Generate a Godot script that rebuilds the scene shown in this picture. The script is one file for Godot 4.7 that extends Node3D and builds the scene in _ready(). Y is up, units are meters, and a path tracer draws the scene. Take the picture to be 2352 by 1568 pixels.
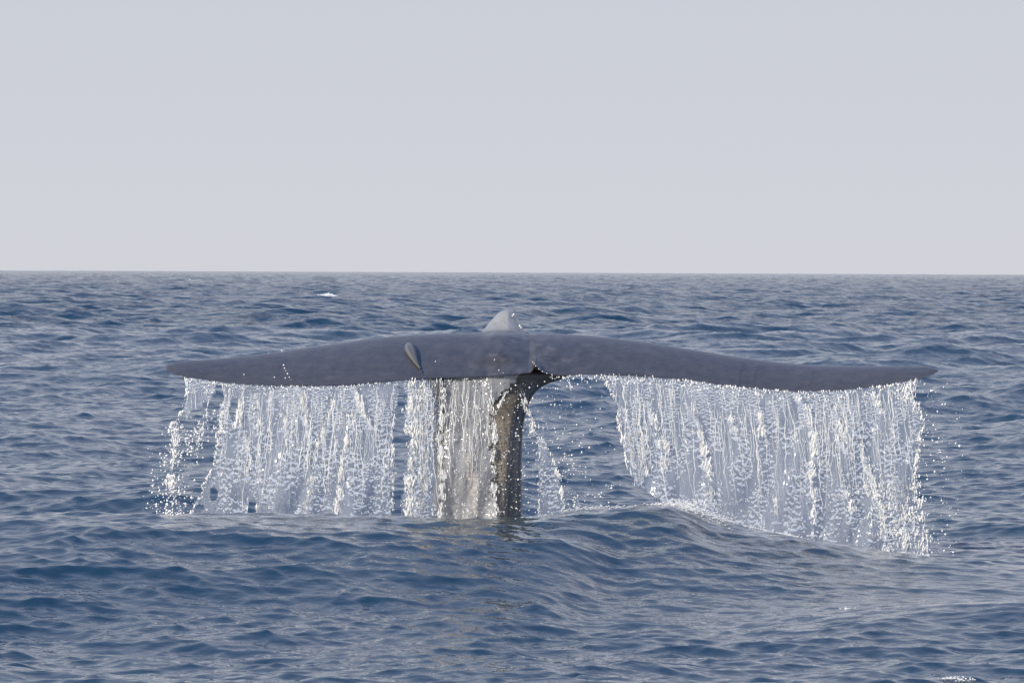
extends Node3D
# A blue-grey whale tail over a wind-rippled sea, water pouring off its trailing edge. Units are metres, y up.
# at(x, y, depth) turns a place on a 2352 x 1568 tracing of the view, at a given depth in metres, into a point.

const FOCAL := 10764.0
const EYE := 2.45
const WHALE := 40.0
const MPP := 0.003716            # metres per tracing unit at the whale

var view: Transform3D
var rng := RandomNumberGenerator.new()
var swell_a: PackedVector3Array  # long waves: height, sideways shift x, z
var swell_b: PackedVector3Array  # short waves
const NA := 256
const LA := 71.0
const NB := 512
const LB := 19.0

# ---------------------------------------------------------------- helpers
func at(x: float, y: float, depth: float) -> Vector3:
	return view * (Vector3((x - 1176.0) / FOCAL, (784.0 - y) / FOCAL, -1.0) * depth)

func horizon_at(x: float) -> float:
	return 626.5 + (x - 1176.0) * 0.00425

func tag(o: Node, label: String, category := "", group := "", kind := "") -> void:
	if label: o.set_meta("label", label)
	if category: o.set_meta("category", category)
	if group: o.set_meta("group", group)
	if kind: o.set_meta("kind", kind)

func put(called: String, mesh: Mesh, material: Material, parent: Node = self) -> MeshInstance3D:
	var o := MeshInstance3D.new()
	o.name = called
	o.mesh = mesh
	o.material_override = material
	parent.add_child(o, true)
	return o

func copies(called: String, mesh: Mesh, places: Array, material: Material, parent: Node = self) -> MultiMeshInstance3D:
	var m := MultiMesh.new()
	m.transform_format = MultiMesh.TRANSFORM_3D
	m.mesh = mesh
	m.instance_count = places.size()
	for i in places.size():
		m.set_instance_transform(i, places[i])
	var o := MultiMeshInstance3D.new()
	o.name = called
	o.multimesh = m
	o.material_override = material
	parent.add_child(o, true)
	return o

# smooth curve through points sorted by x (cubic Hermite)
func curve(p: PackedVector2Array, x: float) -> float:
	var n := p.size()
	if x <= p[0].x: return p[0].y
	if x >= p[n - 1].x: return p[n - 1].y
	var lo := 0
	var hi := n - 1
	while hi - lo > 1:
		var mid := (lo + hi) >> 1
		if p[mid].x <= x: lo = mid
		else: hi = mid
	var h := p[hi].x - p[lo].x
	var s := (p[hi].y - p[lo].y) / h
	var m0 := s
	var m1 := s
	if lo > 0: m0 = (p[hi].y - p[lo - 1].y) / (p[hi].x - p[lo - 1].x)
	if hi < n - 1: m1 = (p[hi + 1].y - p[lo].y) / (p[hi + 1].x - p[lo].x)
	var t := (x - p[lo].x) / h
	var t2 := t * t
	var t3 := t2 * t
	return p[lo].y * (2 * t3 - 3 * t2 + 1) + p[hi].y * (3 * t2 - 2 * t3) + h * (m0 * (t3 - 2 * t2 + t) + m1 * (t3 - t2))

func line(p: PackedVector2Array, x: float) -> float:
	var n := p.size()
	if x <= p[0].x: return p[0].y
	for i in range(1, n):
		if x <= p[i].x:
			return lerpf(p[i - 1].y, p[i].y, (x - p[i - 1].x) / (p[i].x - p[i - 1].x))
	return p[n - 1].y

func pts(flat: Array) -> PackedVector2Array:
	var r := PackedVector2Array()
	for i in range(0, flat.size(), 2): r.append(Vector2(flat[i], flat[i + 1]))
	return r

func noise(seed_: int, freq: float, octaves := 1, kind := FastNoiseLite.TYPE_SIMPLEX_SMOOTH) -> FastNoiseLite:
	var n := FastNoiseLite.new()
	n.seed = seed_
	n.frequency = freq
	n.noise_type = kind
	n.fractal_type = FastNoiseLite.FRACTAL_FBM if octaves > 1 else FastNoiseLite.FRACTAL_NONE
	n.fractal_octaves = octaves
	return n

# ---------------------------------------------------------------- waves
func fft2(re: PackedFloat32Array, im: PackedFloat32Array, n: int) -> Array:
	var bits := 0
	while (1 << bits) < n: bits += 1
	var rev := PackedInt32Array()
	rev.resize(n)
	for i in n:
		var r := 0
		for b in bits:
			if i & (1 << b): r |= 1 << (bits - 1 - b)
		rev[i] = r
	var wr := PackedFloat32Array()
	var wi := PackedFloat32Array()
	for i in n / 2:
		wr.append(cos(TAU * i / n))
		wi.append(sin(TAU * i / n))
	var xr := PackedFloat32Array()
	var xi := PackedFloat32Array()
	for turn in 2:
		xr = PackedFloat32Array()
		xi = PackedFloat32Array()
		xr.resize(n * n)
		xi.resize(n * n)
		for row in n:
			var ar := PackedFloat32Array()
			var ai := PackedFloat32Array()
			ar.resize(n)
			ai.resize(n)
			for i in n:
				var k := row * n + rev[i]
				ar[i] = re[k]
				ai[i] = im[k]
			var half := 1
			while half < n:
				var step := n / (half * 2)
				var i0 := 0
				while i0 < n:
					var w := 0
					for j in range(i0, i0 + half):
						var k2 := j + half
						var cr := wr[w]
						var ci := wi[w]
						var br := ar[k2] * cr - ai[k2] * ci
						var bi := ar[k2] * ci + ai[k2] * cr
						ar[k2] = ar[j] - br
						ai[k2] = ai[j] - bi
						ar[j] += br
						ai[j] += bi
						w += step
					i0 += half * 2
				half *= 2
			for i in n:                       # store turned, so that the second pass works on columns
				xr[i * n + row] = ar[i]
				xi[i * n + row] = ai[i]
		re = xr
		im = xi
	return [re, im]

# a random wave spectrum (k^-4, so every octave is about as steep), Hermitian, for waves between two lengths
func spectrum(n: int, side: float, shortest: float, longest: float, wind: float, narrow: float, fall: float, seed_: int) -> Array:
	rng.seed = seed_
	var cr := PackedFloat32Array()
	var ci := PackedFloat32Array()
	cr.resize(n * n)
	ci.resize(n * n)
	for j in n:
		for i in n:
			var kx := TAU / side * (i if i < n / 2 else i - n)
			var kz := TAU / side * (j if j < n / 2 else j - n)
			var k := sqrt(kx * kx + kz * kz)
			if k < 1e-6: continue
			var wave := TAU / k
			if wave < shortest * 0.7 or wave > longest * 1.5: continue
			var edge := smoothstep(shortest * 0.7, shortest * 1.2, wave) * (1.0 - smoothstep(longest * 0.8, longest * 1.5, wave))
			var along := (kx * cos(wind) + kz * sin(wind)) / k
			var a := sqrt(pow(absf(along), narrow) + 0.13) / pow(k, fall) * edge
			cr[j * n + i] = a * rng.randfn()
			ci[j * n + i] = a * rng.randfn()
	var hr := PackedFloat32Array()
	var hi := PackedFloat32Array()
	hr.resize(n * n)
	hi.resize(n * n)
	for j in n:
		for i in n:
			var o := ((n - j) % n) * n + (n - i) % n
			hr[j * n + i] = 0.5 * (cr[j * n + i] + cr[o])
			hi[j * n + i] = 0.5 * (ci[j * n + i] - ci[o])
	return [hr, hi]

# height and sideways shift of a patch of sea
func wave_patch(n: int, side: float, shortest: float, longest: float, wind: float, narrow: float, fall: float, rms: float, chop: float, seed_: int) -> PackedVector3Array:
	var h := spectrum(n, side, shortest, longest, wind, narrow, fall, seed_)
	var hr: PackedFloat32Array = h[0]
	var hi: PackedFloat32Array = h[1]
	var ar := PackedFloat32Array()
	var ai := PackedFloat32Array()
	var br := PackedFloat32Array()
	var bi := PackedFloat32Array()
	ar.resize(n * n)
	ai.resize(n * n)
	br.resize(n * n)
	bi.resize(n * n)
	for j in n:
		for i in n:
			var at_ := j * n + i
			var kx := float(i if i < n / 2 else i - n)
			var kz := float(j if j < n / 2 else j - n)
			var k := maxf(sqrt(kx * kx + kz * kz), 1e-6)
			ar[at_] = hr[at_] * (1.0 + kx / k)
			ai[at_] = hi[at_] * (1.0 + kx / k)
			br[at_] = hi[at_] * kz / k
			bi[at_] = -hr[at_] * kz / k
	var a := fft2(ar, ai, n)
	var b := fft2(br, bi, n)
	ar = a[0]
	ai = a[1]
	br = b[0]
	var sum := 0.0
	for i in n * n: sum += ar[i] * ar[i]
	var s := rms / sqrt(sum / (n * n))
	var r := PackedVector3Array()
	r.resize(n * n)
	for i in n * n: r[i] = Vector3(ar[i] * s, -ai[i] * s * chop, -br[i] * s * chop)
	return r

func ripple_map(n: int, side: float, shortest: float, longest: float, wind: float, narrow: float, slope: float, seed_: int) -> ImageTexture:
	var h := spectrum(n, side, shortest, longest, wind, narrow, 2.0, seed_)
	var hr: PackedFloat32Array = h[0]
	var hi: PackedFloat32Array = h[1]
	var ar := PackedFloat32Array()
	var ai := PackedFloat32Array()
	ar.resize(n * n)
	ai.resize(n * n)
	for j in n:
		for i in n:
			var at_ := j * n + i
			var kx := float(i if i < n / 2 else i - n)
			var kz := float(j if j < n / 2 else j - n)
			# slopes (i kx h) + i (i kz h)
			ar[at_] = -hi[at_] * kx - hr[at_] * kz
			ai[at_] = hr[at_] * kx - hi[at_] * kz
	var a := fft2(ar, ai, n)
	ar = a[0]
	ai = a[1]
	var sum := 0.0
	for i in n * n: sum += ar[i] * ar[i] + ai[i] * ai[i]
	var s := slope / sqrt(sum / (n * n))
	var data := PackedFloat32Array()
	data.resize(n * n * 3)
	for i in n * n:
		var v := Vector3(-ar[i] * s, ai[i] * s, 1.0).normalized()
		data[i * 3] = v.x * 0.5 + 0.5
		data[i * 3 + 1] = v.y * 0.5 + 0.5
		data[i * 3 + 2] = v.z * 0.5 + 0.5
	return ImageTexture.create_from_image(Image.create_from_data(n, n, false, Image.FORMAT_RGBF, data.to_byte_array()))

func patch(p: PackedVector3Array, n: int, x: float, z: float) -> Vector3:
	var fx := floorf(x)
	var fz := floorf(z)
	var u := x - fx
	var v := z - fz
	var i0 := int(fx) & (n - 1)
	var j0 := (int(fz) & (n - 1)) * n
	var i1 := (i0 + 1) & (n - 1)
	var j1 := (j0 + n) & (n * n - 1)
	var a := p[j0 + i0].lerp(p[j0 + i1], u)
	return a.lerp(p[j1 + i0].lerp(p[j1 + i1], u), v)

var crest_line := pts([-400, 1204, 0, 1194, 300, 1190, 420, 1191, 560, 1188, 760, 1191, 900, 1190, 1080, 1195, 1190, 1191, 1270, 1180, 1400, 1169, 1520, 1165, 1575, 1173, 1640, 1200, 1720, 1217, 1900, 1250, 2140, 1291, 2352, 1308, 2800, 1316])
const CREST := 38.3

# the swell in front of the tail and the smoother water right of it
func swell(x: float, d: float) -> Vector3:      # height, share of the long waves, share of the short ones
	if d < 10.0 or d > 60.0: return Vector3(0, 1, 1)
	var tx := x / d * FOCAL + 1176.0
	var right := smoothstep(1100.0, 1450.0, tx)
	var zc := CREST + 0.25 * sin(x * 0.9) - 0.5 * smoothstep(1600.0, 2300.0, tx)
	var top := EYE - (curve(crest_line, tx) - horizon_at(tx)) / FOCAL * zc
	var near_w := lerpf(4.5, 2.0, right)
	var g := (d - zc) / (near_w if d < zc else 1.3)
	var h := top * exp(-g * g)
	var calm := exp(-pow((d - zc) / (2.2 if d < zc else 3.6), 2.0))
	var slick := exp(-pow((x - 3.4) / 2.9, 2.0) - pow((d - 34.6) / 2.6, 2.0))
	h += 0.10 * exp(-pow((d - 33.2 - 0.35 * (x - 3.0)) / 0.9, 2.0)) * smoothstep(1.0, 3.0, x)
	return Vector3(h, 1.0 - 0.85 * calm, (1.0 - 0.25 * calm) * (1.0 - 0.6 * slick))

func sea_point(x: float, d: float) -> Vector3:
	var z := -d
	var s := swell(x, d)
	var fa := s.y * lerpf(0.5, 1.0, smoothstep(45.0, 90.0, d)) * (1.0 + 1.1 * smoothstep(900.0, 2500.0, d))
	var fb := s.z * (1.0 - 0.6 * smoothstep(300.0, 900.0, d)) * (1.0 - smoothstep(1500.0, 3000.0, d))
	var ka := NA / LA
	var o := patch(swell_a, NA, (x * 0.96 - z * 0.28) * ka, (z * 0.96 + x * 0.28) * ka) * fa
	if fb > 0.0:
		o += patch(swell_b, NB, (x * 0.9563 + z * 0.2924) * (NB / LB), (z * 0.9563 - x * 0.2924) * (NB / LB)) * fb
	return Vector3(x + o.y, o.x + s.x, z + o.z)

func sea_sheet(rows: PackedFloat32Array, tans: PackedFloat32Array, tile: float) -> Array:
	var nr := rows.size()
	var nc := tans.size()
	var v := PackedVector3Array()
	var nrm := PackedVector3Array()
	var uv := PackedVector2Array()
	v.resize(nr * nc)
	nrm.resize(nr * nc)
	uv.resize(nr * nc)
	for r in nr:
		var d := rows[r]
		for c in nc:
			var x := d * tans[c]
			var p := sea_point(x, d)
			v[r * nc + c] = p
			var wu := x + 0.5 * sin(d * 0.11) + 0.3 * sin(x * 0.7)
			uv[r * nc + c] = Vector2(wu * 0.98 + d * 0.2, d * 0.98 - wu * 0.2 + 0.4 * sin(x * 0.23)) / tile
	for r in nr:
		var r0 := maxi(r - 1, 0) * nc
		var r1 := mini(r + 1, nr - 1) * nc
		for c in nc:
			var across := v[r * nc + mini(c + 1, nc - 1)] - v[r * nc + maxi(c - 1, 0)]
			var away := v[r1 + c] - v[r0 + c]
			nrm[r * nc + c] = across.cross(away).normalized()
	var idx := PackedInt32Array()
	idx.resize((nr - 1) * (nc - 1) * 6)
	var k := 0
	for r in nr - 1:
		for c in nc - 1:
			var a := r * nc + c
			idx[k] = a
			idx[k + 1] = a + nc
			idx[k + 2] = a + 1
			idx[k + 3] = a + 1
			idx[k + 4] = a + nc
			idx[k + 5] = a + nc + 1
			k += 6
	var arrays := []
	arrays.resize(Mesh.ARRAY_MAX)
	arrays[Mesh.ARRAY_VERTEX] = v
	arrays[Mesh.ARRAY_NORMAL] = nrm
	arrays[Mesh.ARRAY_TEX_UV] = uv
	arrays[Mesh.ARRAY_INDEX] = idx
	return arrays

func water_material(map: Texture2D, strength: float, rough: float) -> StandardMaterial3D:
	var m := StandardMaterial3D.new()
	m.albedo_color = Color(0.007, 0.029, 0.045).linear_to_srgb()
	m.roughness = rough
	m.metallic_specular = 0.707
	m.normal_enabled = true
	m.normal_texture = map
	m.normal_scale = strength
	return m

func build_sea() -> void:
	swell_a = wave_patch(NA, LA, 1.4, 13.0, 1.25, 1.6, 1.85, 0.145, 0.8, 11)
	swell_b = wave_patch(NB, LB, 0.13, 1.8, 1.35, 1.4, 1.5, 0.0165, 1.5, 12)
	var ripples := ripple_map(512, 2.3, 0.025, 0.30, 1.3, 1.2, 0.05, 13)
	var chop := ripple_map(256, 27.0, 0.3, 6.0, 1.3, 2.0, 0.19, 14)
	var tans := PackedFloat32Array()
	for i in range(-12, -3): tans.append(i * 0.1)
	for i in range(-30, -13): tans.append(i * 0.01)
	for i in range(-200, 201): tans.append(i * 0.00065)
	for i in range(14, 31): tans.append(i * 0.01)
	for i in range(4, 13): tans.append(i * 0.1)
	var far_tans := PackedFloat32Array()
	for i in range(-12, -3): far_tans.append(i * 0.1)
	for i in range(-30, -13): far_tans.append(i * 0.01)
	for i in range(-130, 131): far_tans.append(i * 0.001)
	for i in range(14, 31): far_tans.append(i * 0.01)
	for i in range(4, 13): far_tans.append(i * 0.1)
	var near := PackedFloat32Array()
	var d := 4.0
	while d < 24.0:
		near.append(d)
		d += 0.5
	while d < 190.0:
		near.append(d)
		d += maxf(0.04, d * 0.0013)
	near.append(d)
	var far := PackedFloat32Array()
	while d < 12000.0:
		far.append(d)
		d += d * clampf(0.0013 * maxf(1.0, d / 600.0), 0.0013, 0.012)
	far.append(d)
	var mesh := ArrayMesh.new()
	mesh.add_surface_from_arrays(Mesh.PRIMITIVE_TRIANGLES, sea_sheet(near, tans, 2.3))
	mesh.add_surface_from_arrays(Mesh.PRIMITIVE_TRIANGLES, sea_sheet(far, far_tans, 27.0))
	var o := MeshInstance3D.new()
	o.name = "sea"
	o.mesh = mesh
	mesh.surface_set_material(0, water_material(ripples, 1.0, 0.03))
	mesh.surface_set_material(1, water_material(chop, 0.8, 0.10))
	add_child(o, true)
	tag(o, "wind-rippled blue-grey sea reaching to the horizon", "sea", "", "structure")

# ---------------------------------------------------------------- whale
var lead := pts([378.5, 842, 381, 839, 388, 836, 412, 830, 470, 825.5, 525, 821, 617, 810.7, 688, 800, 786, 787, 861, 776, 960, 768, 1050, 764.5, 1108, 762.5, 1157, 758.5, 1195, 763, 1207, 766, 1235, 764, 1281, 766.5, 1369, 772, 1440, 780, 1520, 791, 1598, 804, 1660, 814, 1737, 825, 1836, 836, 1900, 839, 1955, 840.5, 2074, 840.5, 2133, 842, 2150, 845.5, 2156, 850])
var trail := pts([378.5, 842, 381.6, 847.5, 392, 854.6, 412, 863, 463, 871, 525, 879, 606, 885, 668, 886, 784, 885.5, 885, 877, 984, 869.5, 1096, 866, 1158, 863, 1207, 857, 1222, 851, 1226, 843, 1229, 836, 1232, 840, 1244, 853.5, 1258, 859, 1276, 862, 1306, 862, 1361, 860.5, 1440, 862.5, 1559, 870.5, 1677, 886, 1796, 896.5, 1876, 898, 1955, 894, 2074, 878, 2133, 864, 2150, 856, 2156, 850])

func trail_whole(x: float) -> float:            # the trailing edge as if it had no notch
	if x <= 1190.0 or x >= 1290.0: return curve(trail, x)
	return lerpf(860.0, 862.0, (x - 1190.0) / 100.0)

func lead_depth(x: float) -> float:
	var u := (x - 1215.0) / 900.0
	return WHALE + 0.30 - 0.62 * pow(absf(u), 1.5)

func chord(x: float) -> float:
	return 0.006 + (trail_whole(clampf(x, 379.0, 2155.5)) - curve(lead, clampf(x, 379.0, 2155.5))) * MPP * 2.1

func trail_depth(x: float) -> float:
	return lead_depth(x) - chord(x)

func fluke_point(x: float, t: float) -> Vector3:
	var yl := curve(lead, x)
	var yt := lerpf(trail_whole(x), curve(trail, x), smoothstep(0.5, 1.0, t))
	var p := at(x, lerpf(yl, yt, pow(t, 1.22)), lead_depth(x) - chord(x) * pow(t, 0.86))
	var dx := x - 1152.0
	var bulge := exp(-dx * dx / (2600.0 if dx < 0.0 else 1300.0)) * (1.0 - smoothstep(0.62, 0.86, t)) * smoothstep(0.0, 0.25, t)
	var rx := x - 1262.0
	bulge += 0.35 * exp(-rx * rx / 1500.0) * (1.0 - smoothstep(0.4, 0.95, t)) * smoothstep(0.0, 0.3, t)
	p += Vector3(0, 0.35, 0.94) * 0.055 * bulge
	var fold := (x - 1206.0 - 17.0 * t - 5.0 * sin(t * 5.0)) / 7.0
	p -= Vector3(0, 0.35, 0.94) * 0.020 * exp(-fold * fold) * smoothstep(0.04, 0.3, t)
	if x < 1231.0 and x > 1150.0:              # the left lobe laps in front of the right one at the notch
		p.z += 0.05 * smoothstep(1150.0, 1226.0, x) * smoothstep(0.55, 1.0, t)
	return p

func grid_mesh(v: PackedVector3Array, col: PackedColorArray, nr: int, nc: int, closed: bool) -> Array:
	var nrm := PackedVector3Array()
	nrm.resize(nr * nc)
	for r in nr:
		for c in nc:
			var c0 := c - 1
			var c1 := c + 1
			if closed:
				c0 = (c0 + nc) % nc
				c1 = c1 % nc
			else:
				c0 = maxi(c0, 0)
				c1 = mini(c1, nc - 1)
			var n := (v[r * nc + c1] - v[r * nc + c0]).cross(v[mini(r + 1, nr - 1) * nc + c] - v[maxi(r - 1, 0) * nc + c])
			nrm[r * nc + c] = n.normalized()
	var idx := PackedInt32Array()
	for r in nr - 1:
		for c in (nc if closed else nc - 1):
			var a := r * nc + c
			var b := r * nc + (c + 1) % nc
			idx.append_array([a, a + nc, b, b, a + nc, b + nc])
	var arrays := []
	arrays.resize(Mesh.ARRAY_MAX)
	arrays[Mesh.ARRAY_VERTEX] = v
	arrays[Mesh.ARRAY_NORMAL] = nrm
	arrays[Mesh.ARRAY_COLOR] = col
	arrays[Mesh.ARRAY_INDEX] = idx
	return arrays

func skin_material() -> StandardMaterial3D:
	var m := StandardMaterial3D.new()
	m.vertex_color_use_as_albedo = true
	m.roughness = 0.30
	m.metallic_specular = 0.5
	m.clearcoat_enabled = true
	m.clearcoat = 0.4
	m.clearcoat_roughness = 0.12
	var n := noise(5, 0.012, 5)
	var tex := NoiseTexture2D.new()
	tex.width = 512
	tex.height = 512
	tex.seamless = true
	tex.noise = n
	var ramp := Gradient.new()
	ramp.set_color(0, Color(0.84, 0.84, 0.85))
	ramp.set_color(1, Color(1.0, 1.0, 1.0))
	tex.color_ramp = ramp
	m.albedo_texture = tex
	m.uv1_triplanar = true
	m.uv1_world_triplanar = true
	m.uv1_scale = Vector3(1.1, 2.2, 2.2)
	var bump := NoiseTexture2D.new()
	bump.width = 512
	bump.height = 512
	bump.seamless = true
	bump.noise = noise(6, 0.03, 4)
	m.heightmap_enabled = true
	m.heightmap_texture = bump
	m.heightmap_scale = 0.5
	m.heightmap_deep_parallax = false
	return m

func build_whale() -> void:
	var xs := PackedFloat32Array()
	var x := 378.6
	while x < 2155.9:
		xs.append(x)
		var tip := minf(x - 378.0, 2156.6 - x)
		var step := 3.0
		if tip < 30.0: step = 0.5 + tip * 0.08
		if x > 1190.0 and x < 1280.0: step = 1.0
		x += step
	xs.append(2155.9)
	var nt := 40
	var ring := nt * 2
	var v := PackedVector3Array()
	var col := PackedColorArray()
	var mott := noise(21, 0.02, 4)
	var streak := noise(22, 0.03, 3)
	for xx in xs:
		var thick := 0.02 + 0.14 * clampf((curve(trail, xx) - curve(lead, xx)) / 100.0, 0.0, 1.0)
		for k in ring:
			var under := k >= nt
			var t := float(k) / nt if not under else 1.0 - float(k - nt) / nt
			t = t * t * (3.0 - 2.0 * t) * 0.5 + t * 0.5
			var p := fluke_point(xx, t)
			if under:
				p += Vector3(0, -0.85, -0.5) * thick * 2.4 * sqrt(t) * pow(1.0 - t, 1.25)
			v.append(p)
			var yy := t * 110.0
			var mid := exp(-pow((xx - 1190.0) / 130.0, 2.0))
			var m := 0.5 + 0.5 * mott.get_noise_2d(xx * 1.3, yy * 1.6)
			var s := streak.get_noise_2d(xx * 0.12 + yy * 0.05, yy * 1.5 - (xx - 1200.0) * 0.12)
			var g := 0.072 * (1.0 + 0.09 * s) * lerpf(1.0, 0.45 + 1.2 * m, 0.35 + 0.65 * mid)
			var scuff := smoothstep(0.28, 0.5, mott.get_noise_2d(xx * 0.5 + 900.0, yy * 2.2)) * (0.25 + 0.75 * mid)
			g *= 1.0 + 0.55 * scuff
			# old cuts across the right lobe and along the left
			for cut in [1703.0, 1737.0, 1868.0]:
				var q: float = absf(xx - cut + (yy - 60.0) * 0.16 + 4.0 * s)
				if q < 3.0 and yy > 25.0: g *= 0.8
			g *= lerpf(1.0, 0.55, smoothstep(0.965, 1.0, t))
			var c := Color(g * 1.05, g * 1.01, g * 0.99)
			if xx < 395.0 or t > 0.985: c = Color(g * 1.12, g * 0.96, g)
			col.append(c)
	var st := ArrayMesh.new()
	# stock: rings from below the water to the knuckle above the tail: y, left, right, ridge, depth, reach to the front, reach to the back
	var levels := [
		[1400, 985, 1206, 1135, 40.55, 0.40, 0.6], [1290, 992, 1202, 1143, 40.55, 0.38, 0.6], [1190, 1000, 1197, 1151, 40.55, 0.36, 0.55], [1060, 1006, 1196, 1164, 40.5, 0.34, 0.55],
		[980, 1008, 1199, 1172, 40.45, 0.32, 0.5], [930, 1003, 1211, 1183, 40.38, 0.30, 0.5], [900, 992, 1228, 1191, 40.3, 0.27, 0.5], [882, 976, 1254, 1194, 40.22, 0.25, 0.5],
		[868, 955, 1292, 1188, 40.15, 0.22, 0.5], [852, 960, 1300, 1188, 40.12, 0.20, 0.5], [830, 1010, 1262, 1180, 40.2, 0.16, 0.5], [800, 1062, 1232, 1172, 40.4, 0.14, 0.45],
		[776, 1094, 1214, 1166, 40.55, 0.14, 0.4], [756, 1112, 1202, 1164, 40.66, 0.13, 0.35], [738, 1126, 1193, 1164, 40.72, 0.11, 0.3], [724, 1139, 1186, 1165, 40.75, 0.09, 0.24], [715, 1150, 1180, 1166, 40.77, 0.06, 0.17], [711, 1160, 1172, 1166, 40.78, 0.02, 0.05]]
	var nk := 48
	var sv := PackedVector3Array()
	var sc := PackedColorArray()
	var rows := 0
	var stain := noise(23, 0.02, 4)
	for li in levels.size() - 1:
		var sub := 8
		for q in (sub if li < levels.size() - 2 else sub + 1):
			var f := float(q) / sub
			var l := []
			for k in 7:
				var p0: float = levels[maxi(li - 1, 0)][k]
				var p1: float = levels[li][k]
				var p2: float = levels[li + 1][k]
				var p3: float = levels[mini(li + 2, levels.size() - 1)][k]
				l.append(0.5 * (2.0 * p1 + (p2 - p0) * f + (2.0 * p0 - 5.0 * p1 + 4.0 * p2 - p3) * f * f + (3.0 * p1 - p0 - 3.0 * p2 + p3) * f * f * f))
			var dc: float = l[4] - 0.30 * smoothstep(800.0, 870.0, l[0]) - 0.06 * smoothstep(872.0, 886.0, l[0]) * smoothstep(960.0, 900.0, l[0])
			var ctrl := PackedVector2Array([Vector2(l[1], dc), Vector2(lerpf(l[1], l[3], 0.5), dc - l[5] * 0.72), Vector2(lerpf(l[1], l[3], 0.93), dc - l[5]), Vector2(lerpf(l[3], l[2], 0.25), dc - l[5] * 0.92), Vector2(lerpf(l[3], l[2], 0.78), dc - l[5] * 0.45), Vector2(l[2], dc), Vector2(lerpf(l[1], l[2], 0.72), dc + l[6] * 0.8), Vector2(lerpf(l[1], l[2], 0.3), dc + l[6] * 0.8)])
			for k in nk:
				var u := float(k) / nk * 8.0
				var i := int(u)
				var w := u - i
				var a := ctrl[(i + 7) % 8]
				var b := ctrl[i % 8]
				var c := ctrl[(i + 1) % 8]
				var e := ctrl[(i + 2) % 8]
				var m: Vector2 = 0.5 * (2.0 * b + (c - a) * w + (2.0 * a - 5.0 * b + 4.0 * c - e) * w * w + (3.0 * b - a - 3.0 * c + e) * w * w * w)
				sv.append(at(m.x, l[0], m.y))
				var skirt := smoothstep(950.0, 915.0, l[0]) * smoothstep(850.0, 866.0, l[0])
				var brown := smoothstep(860.0, 930.0, l[0])
				var s := 0.5 + 0.5 * stain.get_noise_2d(m.x * 2.0, l[0] * 0.25)
				var g: float = lerpf(lerpf(0.17, 0.34, smoothstep(775.0, 745.0, l[0])), 0.27, brown) * (0.92 + 0.16 * s)  # knuckle coloured paler for the light on its upward face
				if u > 3.0 and u < 4.4 and l[0] > 850.0: g *= lerpf(1.0, 0.28, smoothstep(890.0, 950.0, l[0]))     # shade on the flank right of the ridge, painted into the skin colour
				elif u >= 4.4 and u < 6.0 and l[0] > 850.0: g *= lerpf(1.0, 0.6, smoothstep(890.0, 950.0, l[0]))  # weaker painted shade towards the far edge of the flank
				if u < 0.75 or u > 7.4: g *= lerpf(1.0, 0.35, skirt)           # the skirt left under the fluke, its shade painted in
				var tint := Color(0.98, 1.0, 0.99).lerp(Color(1.10, 0.98, 0.84), brown * (1.0 if u < 3.0 or u > 6.0 else 0.0))
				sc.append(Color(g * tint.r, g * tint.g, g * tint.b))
			rows += 1
	var all := grid_mesh(v, col, xs.size(), ring, true)
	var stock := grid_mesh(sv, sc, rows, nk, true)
	var base: int = v.size()
	all[Mesh.ARRAY_VERTEX].append_array(stock[Mesh.ARRAY_VERTEX])
	all[Mesh.ARRAY_NORMAL].append_array(stock[Mesh.ARRAY_NORMAL])
	all[Mesh.ARRAY_COLOR].append_array(stock[Mesh.ARRAY_COLOR])
	var idx: PackedInt32Array = all[Mesh.ARRAY_INDEX]
	for i in stock[Mesh.ARRAY_INDEX]: idx.append(i + base)
	all[Mesh.ARRAY_INDEX] = idx
	st.add_surface_from_arrays(Mesh.PRIMITIVE_TRIANGLES, all)
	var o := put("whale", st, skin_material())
	tag(o, "grey whale tail with spread flukes lifted out of the sea, water pouring off", "whale")

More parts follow.
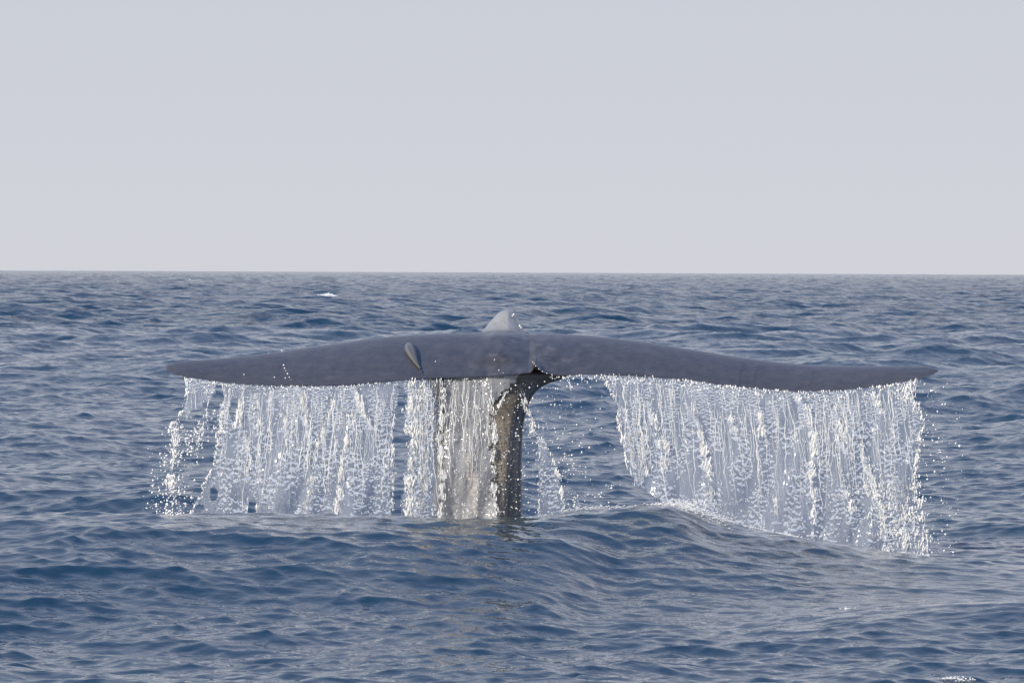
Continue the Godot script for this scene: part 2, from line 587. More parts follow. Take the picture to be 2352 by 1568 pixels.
func build_remora() -> void:
	var o := Node3D.new()
	o.name = "sucker_fish"
	add_child(o, true)
	tag(o, "small grey-olive sucker fish clinging head up to the left fluke", "fish")
	var m := StandardMaterial3D.new()
	m.vertex_color_use_as_albedo = true
	m.roughness = 0.3
	# stations along the fish: x, y on the tracing, half width, half depth, metres proud of the fluke
	var path := [[934.5, 787.5, 1.0, 0.6], [935.5, 789.5, 8.5, 4.0], [937.5, 794.0, 13.5, 7.0], [940.5, 801.0, 15.5, 9.0], [945.0, 810.0, 14.5, 9.5], [949.0, 819.0, 11.5, 8.5], [953.0, 827.0, 8.5, 7.0], [957.5, 835.0, 5.5, 5.0], [961.5, 841.0, 3.6, 3.2], [965.0, 846.0, 3.0, 2.0]]
	var v := PackedVector3Array()
	var col := PackedColorArray()
	var nk := 20
	for i in path.size():
		var s: Array = path[i]
		var t := pow(clampf((s[1] - curve(lead, s[0])) / (curve(trail, s[0]) - curve(lead, s[0])), 0.02, 1.0), 1.0 / 1.22)
		var lift: float = 0.02 + s[3] * MPP * 0.8
		var c: Vector3 = fluke_point(s[0], t) + Vector3(0, 0.4, 0.9) * lift
		c += at(s[0], s[1], 39.5) - at(fluke_px(c).x, fluke_px(c).y, 39.5)
		for k in nk:
			var a := TAU * k / nk
			var off := Vector3(cos(a) * s[2] * 0.78 * MPP, sin(a) * s[3] * MPP * 0.35, sin(a) * s[3] * MPP * 0.95)
			v.append(c + off.rotated(Vector3(0, 0, 1), 0.5))
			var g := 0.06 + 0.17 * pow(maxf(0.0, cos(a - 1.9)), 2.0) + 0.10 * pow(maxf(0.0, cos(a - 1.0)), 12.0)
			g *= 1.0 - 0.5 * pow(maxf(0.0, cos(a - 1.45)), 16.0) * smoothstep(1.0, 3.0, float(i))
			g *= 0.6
			col.append(Color(g * 0.98, g, g * 1.0))
	var st := ArrayMesh.new()
	st.add_surface_from_arrays(Mesh.PRIMITIVE_TRIANGLES, grid_mesh(v, col, path.size(), nk, true))
	put("body", st, m, o)
	var fin := SurfaceTool.new()
	fin.begin(Mesh.PRIMITIVE_TRIANGLES)
	var c0 := at(962.0, 843.0, trail_depth(962.0) + 0.09)
	for side in [-1.0, 1.0]:
		var a := c0
		var b := c0 + Vector3(0.022 + side * 0.012, -0.062, 0.03 + side * 0.008)
		var c := c0 + Vector3(0.012, -0.038, 0.025)
		for n in [Vector3(0, 0, 0.004), Vector3(0, 0, -0.004)]:
			for p in ([a, b, c] if n.z > 0 else [a, c, b]):
				fin.set_color(Color(0.2, 0.19, 0.17))
				fin.add_vertex(p + n)
	fin.generate_normals()
	put("tail_fin", fin.commit(), m, o)
	for side in [-1.0, 1.0]:
		var pf := SurfaceTool.new()
		pf.begin(Mesh.PRIMITIVE_TRIANGLES)
		var r := at(943.0 + side * 12.0, 806.0, lead_depth(943.0) - chord(943.0) * 0.36) + Vector3(0, 0.01, 0.03)
		for n in [0.003, -0.003]:
			var tri := [r, r + Vector3(side * 0.03, -0.035, 0.01), r + Vector3(side * 0.004, -0.045, 0.012)]
			if n < 0.0: tri.reverse()
			for p in tri:
				pf.set_color(Color(0.12, 0.12, 0.12))
				pf.add_vertex(p + Vector3(0, 0, n))
		pf.generate_normals()
		put("pectoral_fin", pf.commit(), m, o)

func fluke_px(p: Vector3) -> Vector2:
	var q := view.affine_inverse() * p
	return Vector2(1176.0 + q.x / -q.z * FOCAL, 784.0 - q.y / -q.z * FOCAL)

# ---------------------------------------------------------------- falling water
var film: StandardMaterial3D
var pane: StandardMaterial3D
var foam: StandardMaterial3D
var bead: SphereMesh
var clump := noise(91, 0.045, 2)

func water_looks() -> void:
	film = StandardMaterial3D.new()
	film.transparency = BaseMaterial3D.TRANSPARENCY_ALPHA
	film.albedo_color = Color(0.96, 0.975, 1.0, 0.09)
	film.roughness = 0.07
	film.metallic_specular = 0.5
	film.refraction_enabled = true
	film.refraction_scale = 0.033
	pane = StandardMaterial3D.new()
	pane.transparency = BaseMaterial3D.TRANSPARENCY_ALPHA
	pane.albedo_color = Color(0.96, 0.975, 1.0, 0.14)
	pane.roughness = 0.12
	pane.metallic_specular = 0.5
	foam = StandardMaterial3D.new()
	foam.albedo_color = Color(0.95, 0.955, 0.95)
	foam.roughness = 0.2
	bead = SphereMesh.new()
	bead.radius = 1.0
	bead.height = 2.0
	bead.radial_segments = 10
	bead.rings = 6

# a sheet of water with thickness and lumps on both faces; inside(x, y) > 0 where there is water
func sheet(called: String, x0: float, x1: float, y0: float, y1: float, cell: float, inside: Callable, depth: Callable, ribs: Array, seed_: int, parent: Node) -> MeshInstance3D:
	var nx := int((x1 - x0) / cell) + 1
	var ny := int((y1 - y0) / cell) + 1
	var fold := noise(seed_, 0.011, 2)
	var lump := noise(seed_ + 1, 0.095, 3)
	var lump_back := noise(seed_ + 2, 0.07, 2)
	var warp := noise(seed_ + 4, 0.03, 2)
	var thread := noise(seed_ + 5, 0.11, 2)
	var force := noise(seed_ + 3, 0.012, 2)
	var ok := PackedByteArray()
	ok.resize(nx * ny)
	var front := PackedVector3Array()
	var back := PackedVector3Array()
	front.resize(nx * ny)
	back.resize(nx * ny)
	for j in ny:
		var y := y0 + j * cell
		for i in nx:
			var x := x0 + i * cell
			var k := j * nx + i
			if inside.call(x, y) <= 0.0:
				front[k] = Vector3.ZERO
				continue
			ok[k] = 1
			var d: float = depth.call(x, y)
			var drop := clampf((y - 870.0) / 300.0, 0.0, 1.0)
			var rough := 0.12 + 1.3 * clampf(force.get_noise_2d(x * 1.4, y * 0.7) * 1.9 + 0.42, 0.0, 1.0)
			var stretch := lerpf(0.45, 0.95, smoothstep(0.0, 0.35, drop))
			var wx := 9.0 * warp.get_noise_2d(x, y * 0.6)
			var wy := 12.0 * warp.get_noise_2d(x * 0.8 + 500.0, y)
			var ripple := lump.get_noise_2d(x * 1.1 + wx, y * stretch + wy) * 0.0074 * rough + thread.get_noise_2d(x + wx * 0.5, y * 0.09) * 0.0042 * (1.25 - 0.6 * rough)
			var rib := 0.0
			for r in ribs:
				if y < r[0].x or y > r[r.size() - 1].x: continue
				var q := (x - line(r, y) - 5.0 * clump.get_noise_2d(y * 0.5, r[0].y)) / 8.0
				rib += exp(-q * q)
			var f := fold.get_noise_2d(x * 0.9 + y * 0.12, y * 0.22) * 0.10 * (0.25 + 0.75 * drop)
			front[k] = at(x, y, d - f - ripple * (1.0 + 1.3 * rib) - rib * 0.014)
			back[k] = at(x, y, d - f + 0.012 + lump_back.get_noise_2d(x * 1.1, y * stretch) * 0.0068 * rough + rib * 0.006)
	var v := PackedVector3Array()
	var nrm := PackedVector3Array()
	var where := PackedInt32Array()
	where.resize(nx * ny)
	var idx := PackedInt32Array()
	for face in 2:
		var src := front if face == 0 else back
		for j in ny:
			for i in nx:
				var k := j * nx + i
				if not ok[k]: continue
				var l := k - 1 if i > 0 and ok[k - 1] else k
				var r := k + 1 if i < nx - 1 and ok[k + 1] else k
				var u := k - nx if j > 0 and ok[k - nx] else k
				var w := k + nx if j < ny - 1 and ok[k + nx] else k
				var n := (src[w] - src[u]).cross(src[r] - src[l])
				n = n.normalized() if n.length_squared() > 0.0 else Vector3(0, 0, 1)
				if face == 0: where[k] = v.size()
				v.append(src[k])
				nrm.append(n if face == 0 else -n)
	var half := v.size() / 2
	var used := PackedByteArray()
	used.resize(nx * ny)
	for j in ny - 1:
		for i in nx - 1:
			var k := j * nx + i
			if ok[k] and ok[k + 1] and ok[k + nx] and ok[k + nx + 1]:
				used[k] = 1
				var a := where[k]
				var b := where[k + 1]
				var c := where[k + nx]
				var e := where[k + nx + 1]
				idx.append_array([a, b, c, b, e, c, a + half, c + half, b + half, b + half, c + half, e + half])
	for j in ny - 1:
		for i in nx - 1:
			var k := j * nx + i
			if not used[k]: continue
			var a := where[k]
			var b := where[k + 1]
			var c := where[k + nx]
			var e := where[k + nx + 1]
			if j == 0 or not used[k - nx]: idx.append_array([a, a + half, b, b, a + half, b + half])
			if j == ny - 2 or not used[k + nx]: idx.append_array([c, e, c + half, e, e + half, c + half])
			if i == 0 or not used[k - 1]: idx.append_array([a, c, a + half, c, c + half, a + half])
			if i == nx - 2 or not used[k + 1]: idx.append_array([b, b + half, e, e, b + half, e + half])
	var arrays := []
	arrays.resize(Mesh.ARRAY_MAX)
	arrays[Mesh.ARRAY_VERTEX] = v
	arrays[Mesh.ARRAY_NORMAL] = nrm
	arrays[Mesh.ARRAY_INDEX] = idx
	var mesh := ArrayMesh.new()
	mesh.add_surface_from_arrays(Mesh.PRIMITIVE_TRIANGLES, arrays)
	return put(called, mesh, film, parent)

func blob(list: Array, x: float, y: float, d: float, r: float, tall := 1.0) -> void:
	var b := Basis.from_scale(Vector3(r * rng.randf_range(0.8, 1.2), r * tall * rng.randf_range(0.8, 1.25), r * rng.randf_range(0.8, 1.2)) * MPP)
	b = Basis(Vector3(0, 0, 1), rng.randf_range(-0.4, 0.4)) * b
	list.append(Transform3D(b, at(x, y, d)))

# white broken water strung along a line; p holds (y, x)
func strand(list: Array, p: PackedVector2Array, depth: Callable, per: float, r0: float, r1: float, spread: float, tall := 1.6) -> void:
	var y := p[0].x
	while y < p[p.size() - 1].x:
		var fade := pow(sin(PI * clampf((y - p[0].x) / (p[p.size() - 1].x - p[0].x), 0.06, 0.94)), 0.5)
		var burst := clampf(0.45 + 1.3 * clump.get_noise_2d(p[0].y, y), 0.05, 1.2)
		for i in 3:
			if rng.randf() > burst * fade * 0.62: continue
			var x := line(p, y) + rng.randfn() * spread * (0.35 + 0.8 * burst) + 5.0 * clump.get_noise_2d(y * 0.5, p[0].y)
			blob(list, x, y + rng.randf() * per, depth.call(x, y) - rng.randf_range(0.0, 0.03), lerpf(r0 * 0.45, r1 * 0.56, pow(rng.randf(), 2.4)), tall * lerpf(0.8, 4.0, pow(rng.randf(), 2.0)))
		y += per * rng.randf_range(0.5, 1.5)

func scatter(list: Array, n: int, x0: float, x1: float, y0: float, y1: float, depth: float, thick: float, r0: float, r1: float) -> void:
	for i in n:
		blob(list, rng.randf_range(x0, x1), rng.randf_range(y0, y1), depth + rng.randf_range(-thick, thick), lerpf(r0, r1, pow(rng.randf(), 3.0)))

# thin unbroken rivulets running down a sheet, as one mesh of tapered threads
func threads(n: int, x0: float, x1: float, lean: float, inside: Callable, depth: Callable, parent: Node) -> void:
	var v := PackedVector3Array()
	var nrm := PackedVector3Array()
	var idx := PackedInt32Array()
	for i in n:
		var x := rng.randf_range(x0, x1)
		var y := curve(trail, x) + 120.0 * pow(rng.randf(), 2.0)
		var long := lerpf(30.0, 260.0, pow(rng.randf(), 1.6))
		var tilt := lean + rng.randfn() * 0.07
		var fat := lerpf(0.35, 1.15, pow(rng.randf(), 2.5))
		var steps := int(long / 7.0)
		var first := v.size()
		var rows := 0
		for k in steps + 1:
			var f := float(k) / steps
			var px := x + tilt * long * f + 5.0 * clump.get_noise_2d(y * 0.7 + k * 3.5, i * 31.0)
			var py := y + long * f
			if inside.call(px, py) <= 0.0: break
			var r := maxf(0.05, fat * pow(sin(PI * clampf(f, 0.02, 0.98)), 0.6) * (0.75 + 0.6 * clump.get_noise_2d(i * 17.0, py * 2.2)))
			var d: float = depth.call(px, py) - 0.05
			for q in 5:
				var a := TAU * q / 5.0
				v.append(at(px + cos(a) * r, py, d - sin(a) * r * MPP))
				nrm.append(Vector3(cos(a), 0, sin(a)))
			rows += 1
		for k in maxi(rows - 1, 0):
			for q in 5:
				var a := first + k * 5 + q
				var b := first + k * 5 + (q + 1) % 5
				idx.append_array([a, a + 5, b, b, a + 5, b + 5])
	var arrays := []
	arrays.resize(Mesh.ARRAY_MAX)
	arrays[Mesh.ARRAY_VERTEX] = v
	arrays[Mesh.ARRAY_NORMAL] = nrm
	arrays[Mesh.ARRAY_INDEX] = idx
	var mesh := ArrayMesh.new()
	mesh.add_surface_from_arrays(Mesh.PRIMITIVE_TRIANGLES, arrays)
	tag(put("rivulets", mesh, foam, parent), "", "", "", "stuff")

# the same along any path of (x, y): thin bright ripples that curl across a sheet
func curl(list: Array, p: PackedVector2Array, depth: Callable, per: float, r: float) -> void:
	for i in p.size() - 1:
		var n := int(p[i].distance_to(p[i + 1]) / per) + 1
		for k in n:
			var q := p[i].lerp(p[i + 1], (k + rng.randf()) / n) + Vector2(rng.randfn(), rng.randfn()) * 2.4
			blob(list, q.x, q.y, depth.call(q.x, q.y) - rng.randf_range(0.0, 0.03), r * rng.randf_range(0.4, 1.0), 1.0)

func yx(flat: Array) -> PackedVector2Array:    # x, y pairs -> (y, x)
	var r := PackedVector2Array()
	for i in range(0, flat.size(), 2): r.append(Vector2(flat[i + 1], flat[i]))
	return r

func curtain_depth(x: float, y: float) -> float:
	var drop := maxf(y - 870.0, 0.0) * MPP
	return trail_depth(x) + 0.03 - 0.05 * sqrt(drop)

func build_water() -> void:
	water_looks()
	rng.seed = 77
	var ragged := noise(31, 0.035, 3)
	# ---- left curtain
	var left := Node3D.new()
	left.name = "water_curtain"
	add_child(left, true)
	tag(left, "wide sheet of water falling from the left fluke, ragged hole near its outer edge", "falling water", "sheets of water falling from the flukes")
	var l_edge := yx([424, 860, 428, 900, 424, 930, 412, 955, 396, 972])
	var l_main := yx([500, 872, 503, 935, 502, 960, 497, 1000, 494, 1040, 486, 1080, 466, 1120, 446, 1160, 436, 1200])
	var l_right := yx([915, 860, 914, 920, 900, 960, 903, 1010, 900, 1060, 908, 1090, 898, 1130, 905, 1165, 893, 1200])
	var holes := [[503.0, 908.0, 10.0, 25.0], [537.0, 938.0, 10.0, 27.0], [578.0, 1162.0, 10.0, 20.0], [555.0, 880.0, 0.1, 0.1], [455.0, 1165.0, 12.0, 9.0], [490.0, 1135.0, 9.0, 14.0]]
	var in_left := func(x: float, y: float) -> float:
		if y < curve(trail, x) - 3.0: return -1.0
		var j := ragged.get_noise_2d(x, y) * 16.0
		for h in holes:
			var q := Vector2((x - h[0] + j * 0.3) / h[2], (y - h[1] + j * 0.3) / h[3]).length()
			if q < 1.0: return -1.0
		if x > line(l_main, y) + j * 0.5 and x < line(l_right, y) + j * 0.7: return 1.0
		if y < 972.0 and x > line(l_edge, y) and x < 486.0 - maxf(0.0, y - 915.0) * 1.35 + j: return 1.0
		if y < 905.0 and x > 424.0 and x < 505.0: return 1.0
		return -1.0
	var l_ribs := [yx([688, 886, 697, 930, 712, 1003]), yx([764, 915, 752, 960, 735, 1010, 722, 1060, 712, 1110, 698, 1190]), yx([806, 950, 796, 1010, 786, 1070, 772, 1190]), yx([815, 884, 826, 920, 838, 950, 855, 985]), yx([566, 1000, 575, 1060, 562, 1100]), yx([548, 940, 552, 990]), yx([622, 890, 624, 940]), yx([590, 900, 592, 980, 598, 1050]), yx([655, 900, 650, 990])]
	sheet("water_film", 420, 916, 858, 1240, 1.6, in_left, curtain_depth, l_ribs, 41, left)
	var w := []
	for r in l_ribs.slice(0, 4): strand(w, r, curtain_depth, 0.4, 0.6, 2.3, 4.0, 2.6)
	for r in l_ribs.slice(4): strand(w, r, curtain_depth, 0.8, 0.5, 2.0, 2.2, 2.6)
	strand(w, yx([424, 868, 428, 900, 424, 930, 412, 955, 396, 974]), curtain_depth, 0.8, 0.8, 3.2, 2.0)
	strand(w, yx([516, 905, 512, 940, 508, 970, 500, 1000, 494, 1040, 486, 1080, 466, 1120, 446, 1160, 436, 1190]), curtain_depth, 0.7, 0.8, 2.8, 2.0)
	strand(w, yx([548, 905, 550, 940, 546, 965, 535, 985]), curtain_depth, 0.6, 0.8, 3.4, 3.0)
	strand(w, yx([905, 950, 902, 1010, 900, 1060, 906, 1090, 898, 1130, 905, 1170]), curtain_depth, 0.9, 0.7, 2.8, 2.5)
	strand(w, yx([480, 925, 472, 960, 458, 1000, 450, 1020]), curtain_depth, 0.9, 0.6, 2.6, 3.0)
	strand(w, yx([570, 1145, 568, 1188]), curtain_depth, 0.7, 0.7, 2.2, 1.2)
	strand(w, yx([588, 1150, 590, 1188]), curtain_depth, 0.7, 0.7, 2.2, 1.2)
	var x := 424.0
	while x < 915.0:                               # bright lip where the water leaves the fluke
		var y := curve(trail, x)
		blob(w, x, y + rng.randf_range(0.0, 9.0), curtain_depth(x, y) - 0.02, rng.randf_range(0.4, 1.3), 2.2)
		x += rng.randf_range(1.2, 5.0)
	for a in [[470, 1120, 520, 1100, 560, 1105], [640, 1150, 690, 1160], [800, 1160, 840, 1140, 880, 1150], [600, 1030, 640, 1020, 690, 1030], [830, 1080, 870, 1050, 890, 1060]]:
		curl(w, pts(a), curtain_depth, 2.0, 1.05)
	for i in 1300:
		var px := rng.randf_range(440, 912)
		var py := rng.randf_range(880, 1195)
		if in_left.call(px, py) > 0.0: blob(w, px, py, curtain_depth(px, py) - rng.randf_range(0.01, 0.06), lerpf(0.4, 1.5, pow(rng.randf(), 3.0)), 1.5)
	tag(copies("broken_water", bead, w, foam, left), "", "", "", "stuff")
	threads(190, 428, 912, -0.07, in_left, curtain_depth, left)
	# ---- middle curtain over the stock
	var middle := Node3D.new()
	middle.name = "water_curtain"
	add_child(middle, true)
	tag(middle, "sheet of water falling in front of the brown tail stock", "falling water", "sheets of water falling from the flukes")
	var m_left := yx([922, 860, 930, 930, 925, 965, 940, 990, 936, 1050, 926, 1110, 920, 1200])
	var m_right := yx([1195, 860, 1180, 880, 1150, 905, 1128, 930, 1132, 1000, 1134, 1100, 1140, 1200])
	var in_middle := func(x: float, y: float) -> float:
		if y < curve(trail, x) - 3.0: return -1.0
		var j := ragged.get_noise_2d(x + 700.0, y) * 14.0
		return 1.0 if x > line(m_left, y) + j and x < line(m_right, y) + j else -1.0
	var m_ribs := [yx([952, 872, 950, 960, 946, 1060, 938, 1190]), yx([972, 872, 974, 980, 978, 1100, 972, 1190]), yx([1014, 874, 1018, 930, 1010, 1010, 1016, 1100, 1008, 1260]), yx([1126, 905, 1134, 990, 1134, 1080, 1141, 1190])]
	sheet("water_film", 916, 1110, 856, 1250, 1.6, func(px: float, py: float) -> float: return in_middle.call(px, py) if px < line(m_ribs[2], py) else -1.0, curtain_depth, m_ribs, 51, middle)
	sheet("water_film", 1020, 1200, 856, 1250, 1.6, func(px: float, py: float) -> float: return in_middle.call(px, py) if px > line(m_ribs[2], py) - 3.0 else -1.0, curtain_depth, m_ribs, 51, middle).material_override = pane
	w = []
	strand(w, m_ribs[0], curtain_depth, 0.18, 0.6, 2.6, 7.0, 2.2)
	strand(w, m_ribs[1], curtain_depth, 0.3, 0.6, 2.2, 4.0, 2.2)
	strand(w, m_ribs[2], curtain_depth, 0.16, 0.5, 2.0, 3.6, 2.2)
	strand(w, m_ribs[3], curtain_depth, 0.35, 0.5, 2.0, 3.6, 2.4)
	strand(w, yx([1085, 915, 1095, 930, 1112, 950, 1124, 975]), curtain_depth, 0.4, 0.6, 2.2, 2.0)
	strand(w, yx([1178, 890, 1160, 905, 1145, 935, 1130, 965]), curtain_depth, 0.4, 0.6, 2.2, 3.0)
	for i in 4600:
		var px := 930.0 + 200.0 * pow(rng.randf(), 1.5)
		var py := rng.randf_range(870, 1195)
		if clump.get_noise_2d(px * 1.2, py * 0.35) > rng.randf_range(-0.25, 0.5) and in_middle.call(px, py) > 0.0: blob(w, px, py, curtain_depth(px, py) - rng.randf_range(0.01, 0.06), lerpf(0.2, 1.1, pow(rng.randf(), 3.0)), 2.6)
	tag(copies("broken_water", bead, w, foam, middle), "", "", "", "stuff")
	threads(75, 926, 1130, 0.0, in_middle, curtain_depth, middle)
	# ---- narrow tongue right of the stock
	var tongue := Node3D.new()
	tongue.name = "water_curtain"
	add_child(tongue, true)
	tag(tongue, "narrow tongue of water between the tail stock and the right curtain", "falling water", "sheets of water falling from the flukes")
	var t_left := yx([1222, 985, 1236, 1010, 1238, 1060, 1240, 1110, 1234, 1200])
	var t_right := yx([1226, 985, 1252, 1015, 1272, 1060, 1288, 1110, 1299, 1200])
	var tongue_depth := func(px: float, py: float) -> float: return 39.7 + 0.0 * px * py
	var in_tongue := func(px: float, py: float) -> float:
		var j := ragged.get_noise_2d(px + 300.0, py) * 6.0
		return 1.0 if py > 988.0 and px > line(t_left, py) + j and px < line(t_right, py) + j * 0.4 else -1.0
	sheet("water_film", 1220, 1304, 985, 1240, 1.6, in_tongue, tongue_depth, [], 61, tongue)
	w = []
	strand(w, t_right, tongue_depth, 0.8, 0.7, 2.6, 2.0)
	strand(w, t_left, tongue_depth, 1.0, 0.6, 2.2, 3.0)
	strand(w, yx([1188, 868, 1200, 905, 1212, 945, 1226, 985]), tongue_depth, 0.4, 0.6, 2.6, 5.0)
	tag(copies("broken_water", bead, w, foam, tongue), "", "", "", "stuff")
	# ---- right curtain
	var right := Node3D.new()
	right.name = "water_curtain"
	add_child(right, true)
	tag(right, "broad sheet of water falling from the right fluke into a wave trough", "falling water", "sheets of water falling from the flukes")
	var r_left := yx([1384, 858, 1400, 895, 1419, 935, 1424, 985, 1435, 1040, 1452, 1090, 1462, 1112, 1490, 1132, 1535, 1158, 1590, 1190, 1640, 1215, 1700, 1240, 1760, 1260])
	var r_right := yx([2104, 866, 2101, 915, 2121, 967, 2115, 1008, 2106, 1052, 2106, 1097, 2099, 1127, 2115, 1164, 2123, 1201, 2130, 1246, 2142, 1300])
	var in_right := func(px: float, py: float) -> float:
		if py < curve(trail, px) - 3.0: return -1.0
		var j := ragged.get_noise_2d(px + 1500.0, py) * 12.0
		return 1.0 if px > line(r_left, py) + j * 0.5 and px < line(r_right, py) + j * 0.8 else -1.0
	var r_ribs := [yx([1494, 920, 1508, 980, 1522, 1030, 1530, 1080]), yx([1590, 930, 1612, 990, 1622, 1050, 1632, 1110, 1636, 1160]), yx([1440, 935, 1446, 1000, 1458, 1060, 1468, 1110]), yx([1462, 960, 1474, 1030, 1482, 1090]), yx([1830, 900, 1862, 950, 1870, 1010, 1866, 1080, 1872, 1150, 1864, 1230]), yx([1920, 930, 1936, 1000, 1950, 1040]), yx([2010, 900, 2025, 950]), yx([1975, 1010, 1998, 1080, 2020, 1150, 2040, 1240]), yx([1745, 930, 1752, 1000]), yx([1678, 950, 1700, 1010]), yx([1780, 1140, 1786, 1200]), yx([1946, 1110, 1960, 1190]), yx([2078, 1120, 2080, 1270]), yx([1525, 1000, 1535, 1060])]
	sheet("water_film", 1380, 2150, 856, 1320, 1.6, in_right, curtain_depth, r_ribs, 71, right)
	w = []
	for r in r_ribs: strand(w, r, curtain_depth, 0.45, 0.6, 2.4, 4.0, 2.4)
	strand(w, yx([1386, 864, 1400, 895, 1419, 935, 1424, 985, 1435, 1040, 1452, 1090, 1462, 1112]), curtain_depth, 0.8, 0.7, 2.8, 2.5)
	strand(w, yx([2104, 872, 2101, 915, 2121, 967, 2115, 1008, 2106, 1052, 2106, 1097, 2099, 1127, 2115, 1164, 2123, 1201, 2130, 1246, 2140, 1285]), curtain_depth, 0.3, 0.7, 3.2, 4.5)
	strand(w, yx([2090, 880, 2080, 910, 2086, 920]), curtain_depth, 0.3, 0.8, 4.0, 10.0)
	for a in [[1618, 1100, 1640, 1066, 1668, 1060, 1700, 1070, 1722, 1092], [1722, 1190, 1736, 1158, 1768, 1134, 1800, 1150, 1815, 1175], [1860, 1085, 1884, 1062, 1915, 1070], [1640, 1165, 1700, 1150, 1760, 1128], [1560, 1165, 1600, 1150, 1660, 1172, 1690, 1200], [1880, 1170, 1930, 1145, 1975, 1130], [1500, 1140, 1560, 1160, 1620, 1150, 1650, 1165], [1655, 985, 1690, 1000, 1720, 1025], [1790, 1010, 1830, 1000, 1860, 1015], [1950, 985, 2000, 990, 2060, 1005]]:
		curl(w, pts(a), curtain_depth, 2.0, 1.15)
	for i in 3:
		strand(w, yx([1990 + i * 44, 1090, 2020 + i * 40, 1180, 2040 + i * 36, 1280]), curtain_depth, 0.2, 0.5, 2.4, 16.0)
	x = 1384.0
	while x < 2108.0:
		var y := curve(trail, x)
		blob(w, x, y + 22.0 * pow(rng.randf(), 2.0), curtain_depth(x, y) - 0.02, lerpf(0.35, 1.8, pow(rng.randf(), 2.5)), 2.2)
		x += rng.randf_range(0.4, 2.6)
	for i in 2400:
		var px := rng.randf_range(1390, 2130)
		var py := rng.randf_range(870, 1290)
		if in_right.call(px, py) > 0.0 and rng.randf() < 0.35 + 0.65 * smoothstep(1700.0, 2050.0, px) * smoothstep(950.0, 1150.0, py): blob(w, px, py, curtain_depth(px, py) - rng.randf_range(0.01, 0.06), lerpf(0.3, 1.7, pow(rng.randf(), 3.0)), 1.4)
	tag(copies("broken_water", bead, w, foam, right), "", "", "", "stuff")
	threads(260, 1388, 2120, 0.09, in_right, curtain_depth, right)
	# ---- flying drops
	var s := []
	for c in [[402, 985, 12, 10], [408, 1010, 14, 16], [400, 1050, 20, 18], [395, 1085, 26, 18], [388, 1120, 24, 18], [405, 1150, 26, 16], [375, 1165, 22, 14], [455, 1000, 10, 20], [440, 1035, 14, 14], [500, 975, 12, 18], [470, 990, 24, 30], [410, 1180, 26, 8]]:
		for i in 80: blob(s, c[0] + rng.randfn() * c[2], c[1] + rng.randfn() * c[3], 39.4 + rng.randf_range(-0.15, 0.15), lerpf(0.5, 2.6, pow(rng.randf(), 2.2)))
	strand(s, yx([398, 975, 404, 1010, 400, 1060, 392, 1110, 404, 1160]), func(_x, _y): return 39.4, 0.3, 0.6, 2.8, 6.0)
	strand(s, yx([370, 1186, 400, 1178]), func(_x, _y): return 39.4, 0.4, 0.6, 2.0, 8.0)
	tag(copies("water_spray", bead, s, foam), "cloud of white drops falling off the tip of the left fluke", "spray", "flying drops", "stuff")
	s = []
	for i in 520:
		var px := 1150.0 + absf(rng.randfn()) * 90.0
		blob(s, px, rng.randf_range(880, 1180), 39.5 + rng.randf_range(-0.2, 0.2), lerpf(0.4, 2.0, pow(rng.randf(), 3.0)))
	for i in 160: blob(s, 1300.0 + rng.randfn() * 45.0, rng.randf_range(870, 1165), 39.5 + rng.randf_range(-0.2, 0.2), lerpf(0.4, 2.2, pow(rng.randf(), 3.0)))
	strand(s, yx([1308, 866, 1312, 890, 1318, 905]), func(_x, _y): return 39.5, 0.6, 0.5, 2.0, 1.5)
	strand(s, yx([1395, 1165, 1404, 1140, 1425, 1122]), func(_x, _y): return 39.5, 0.5, 0.5, 1.8, 2.0)
	for c in [[1300, 1050], [1315, 1075], [1340, 1085], [1290, 1090], [1320, 1150], [1380, 1140], [1410, 1115]]:
		for i in 14: blob(s, c[0] + rng.randfn() * 9.0, c[1] + rng.randfn() * 6.0, 39.5, lerpf(0.6, 2.2, pow(rng.randf(), 2.0)))
	for i in 45:
		var px := rng.randf_range(1262, 1390)
		blob(s, px, curve(trail, px) + absf(rng.randfn()) * 8.0, trail_depth(px), rng.randf_range(0.5, 1.8), 1.4)
	tag(copies("water_spray", bead, s, foam), "loose white drops flying in the gap right of the tail stock", "spray", "flying drops", "stuff")
	s = []
	for i in 300:
		var py := rng.randf_range(880, 1275)
		blob(s, line(r_right, py) + absf(rng.randfn()) * 42.0, py, 39.45 + rng.randf_range(-0.2, 0.2), lerpf(0.5, 2.6, pow(rng.randf(), 3.0)))
	tag(copies("water_spray", bead, s, foam), "scattered white drops flying off the right edge of the right curtain", "spray", "flying drops", "stuff")
	# ---- drops clinging to the skin
	s = []
	for p in [[1180, 722, 3.0], [1177, 725, 2.2], [1194, 748, 2.6], [1197, 752, 2.0], [1224, 831, 1.8], [1227, 835, 1.4], [1231, 840, 1.6], [1238, 847, 1.6], [1246, 853, 1.5], [1256, 857, 1.6], [1268, 860, 1.5]]:
		blob(s, p[0], p[1], (40.55 if p[1] < 760 else 39.35), p[2] * 0.8)
	for p in [[653, 845], [656, 851], [660, 858], [664, 866], [668, 871], [651, 838], [630, 866], [655, 868], [647, 805], [616, 811], [560, 860], [1000, 830], [1143, 798], [1136, 826], [1146, 850], [1156, 856]]:
		var t := pow(clampf((p[1] - curve(lead, p[0])) / (curve(trail, p[0]) - curve(lead, p[0])), 0.0, 1.0), 1.0 / 1.22)
		blob(s, p[0], p[1], lead_depth(p[0]) - chord(p[0]) * pow(t, 0.86) - 0.07 * (1.0 if absf(p[0] - 1152) < 80 else 0.1), rng.randf_range(0.8, 1.7))
	tag(copies("water_beads", bead, s, foam), "bright beads of water clinging to the whale's skin", "water drops", "", "stuff")

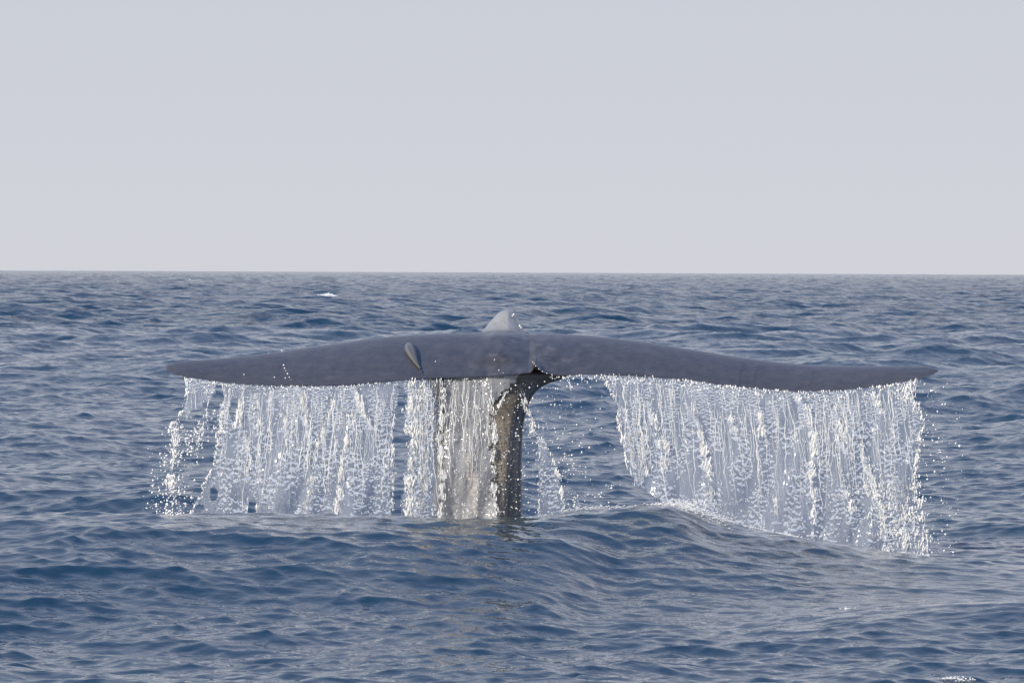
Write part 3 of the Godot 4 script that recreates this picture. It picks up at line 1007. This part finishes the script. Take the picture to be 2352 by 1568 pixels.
# ---------------------------------------------------------------- foam on the sea
func foam_patch(called: String, x: float, y: float, wide: float, tall: float, n: int, label: String, r := 1.6, up := 0.0) -> void:
	var d := EYE * FOCAL / (y - horizon_at(x))
	if up > 0.0: d = up
	var k := d / FOCAL
	var s := []
	for i in n:
		var u := rng.randfn() * 0.4
		var q := at(x + u * wide, y, d)
		var dz := rng.randfn() * 0.5
		var px := q.x
		var top := sea_point(px, d + dz * (tall * k * 4.0)).y
		var size := r * k * rng.randf_range(0.5, 1.3)
		s.append(Transform3D(Basis.from_scale(Vector3(size * 1.5, size * 0.7, size * 1.5)), Vector3(px, top + size * 0.3 + absf(rng.randfn()) * tall * k * 0.35 * (1.0 - minf(1.0, absf(u))), -d - dz * tall * k * 4.0)))
	tag(copies(called, bead, s, foam), label, "foam", "patches of foam on the sea", "stuff")

func build_foam() -> void:
	rng.seed = 99
	foam_patch("whitecap", 757, 686, 30, 9, 420, "small white breaking crest far behind the left fluke", 2.2)
	foam_patch("whitecap", 405, 646, 34, 3, 14, "faint low whitecap just under the horizon at left", 2.0)
	foam_patch("foam_patch", 1340, 1173, 150, 9, 200, "line of foam along the dark wave crest right of the tail stock", 1.1, 38.5)
	foam_patch("foam_patch", 1300, 1240, 60, 6, 60, "few white bubbles on the dark wave below the tail stock", 1.6)
	foam_patch("splash", 1600, 1195, 130, 34, 2600, "white splash where the right curtain meets the wave", 1.3, 39.0)
	foam_patch("splash", 1760, 1222, 150, 10, 900, "low strip of white water at the foot of the right curtain", 1.3, 38.9)
	foam_patch("foam_patch", 2199, 1562, 50, 8, 60, "small patch of foam at the bottom right edge of the picture", 1.5)
	foam_patch("foam_patch", 690, 1211, 40, 3, 26, "few bubbles on the water below the left curtain", 1.2)
	foam_patch("foam_patch", 1942, 1411, 22, 5, 14, "tiny foam fleck on the smooth water below the right curtain", 1.3)

# ---------------------------------------------------------------- scene
func _ready() -> void:
	var camera := Camera3D.new()
	camera.name = "camera"
	var pitch := -atan((784.0 - 624.0) / FOCAL)
	view = Transform3D(Basis(Vector3.RIGHT, pitch) * Basis(Vector3.BACK, 0.00425), Vector3(0, EYE, 0))
	camera.transform = view
	camera.keep_aspect = Camera3D.KEEP_HEIGHT
	var look := CameraAttributesPhysical.new()
	look.frustum_focal_length = 12.0 / (784.0 / FOCAL)
	look.frustum_focus_distance = 39.7
	look.exposure_aperture = 28.0
	look.frustum_near = 0.5
	look.frustum_far = 20000.0
	camera.attributes = look
	camera.near = 0.5
	camera.far = 20000.0
	camera.fov = rad_to_deg(2.0 * atan(784.0 / FOCAL))
	add_child(camera)
	camera.current = true

	var env := Environment.new()
	env.background_mode = Environment.BG_SKY
	var sky := Sky.new()
	var air := ProceduralSkyMaterial.new()
	air.sky_horizon_color = Color(0.820, 0.829, 0.852)
	air.sky_top_color = Color(0.30, 0.50, 0.81)
	air.sky_curve = 0.48
	air.ground_horizon_color = air.sky_horizon_color
	air.ground_bottom_color = Color(0.10, 0.16, 0.22)
	air.ground_curve = 0.3
	air.sun_angle_max = 1.0
	sky.sky_material = air
	env.sky = sky
	env.tonemap_mode = Environment.TONE_MAPPER_LINEAR
	env.tonemap_exposure = 1.0
	env.sdfgi_enabled = true
	env.ssao_enabled = true
	env.ssil_enabled = true
	var world := WorldEnvironment.new()
	world.name = "world"
	world.environment = env
	add_child(world)

	var sun := DirectionalLight3D.new()
	sun.name = "sun"
	sun.light_energy = 1.6
	sun.light_color = Color(1.0, 0.955, 0.88)
	sun.light_angular_distance = 0.5
	sun.shadow_enabled = true
	sun.look_at_from_position(Vector3(-6.4, 4.4, 6.2), Vector3.ZERO)
	add_child(sun)

	build_sea()
	build_whale()
	build_remora()
	build_water()
	build_foam()
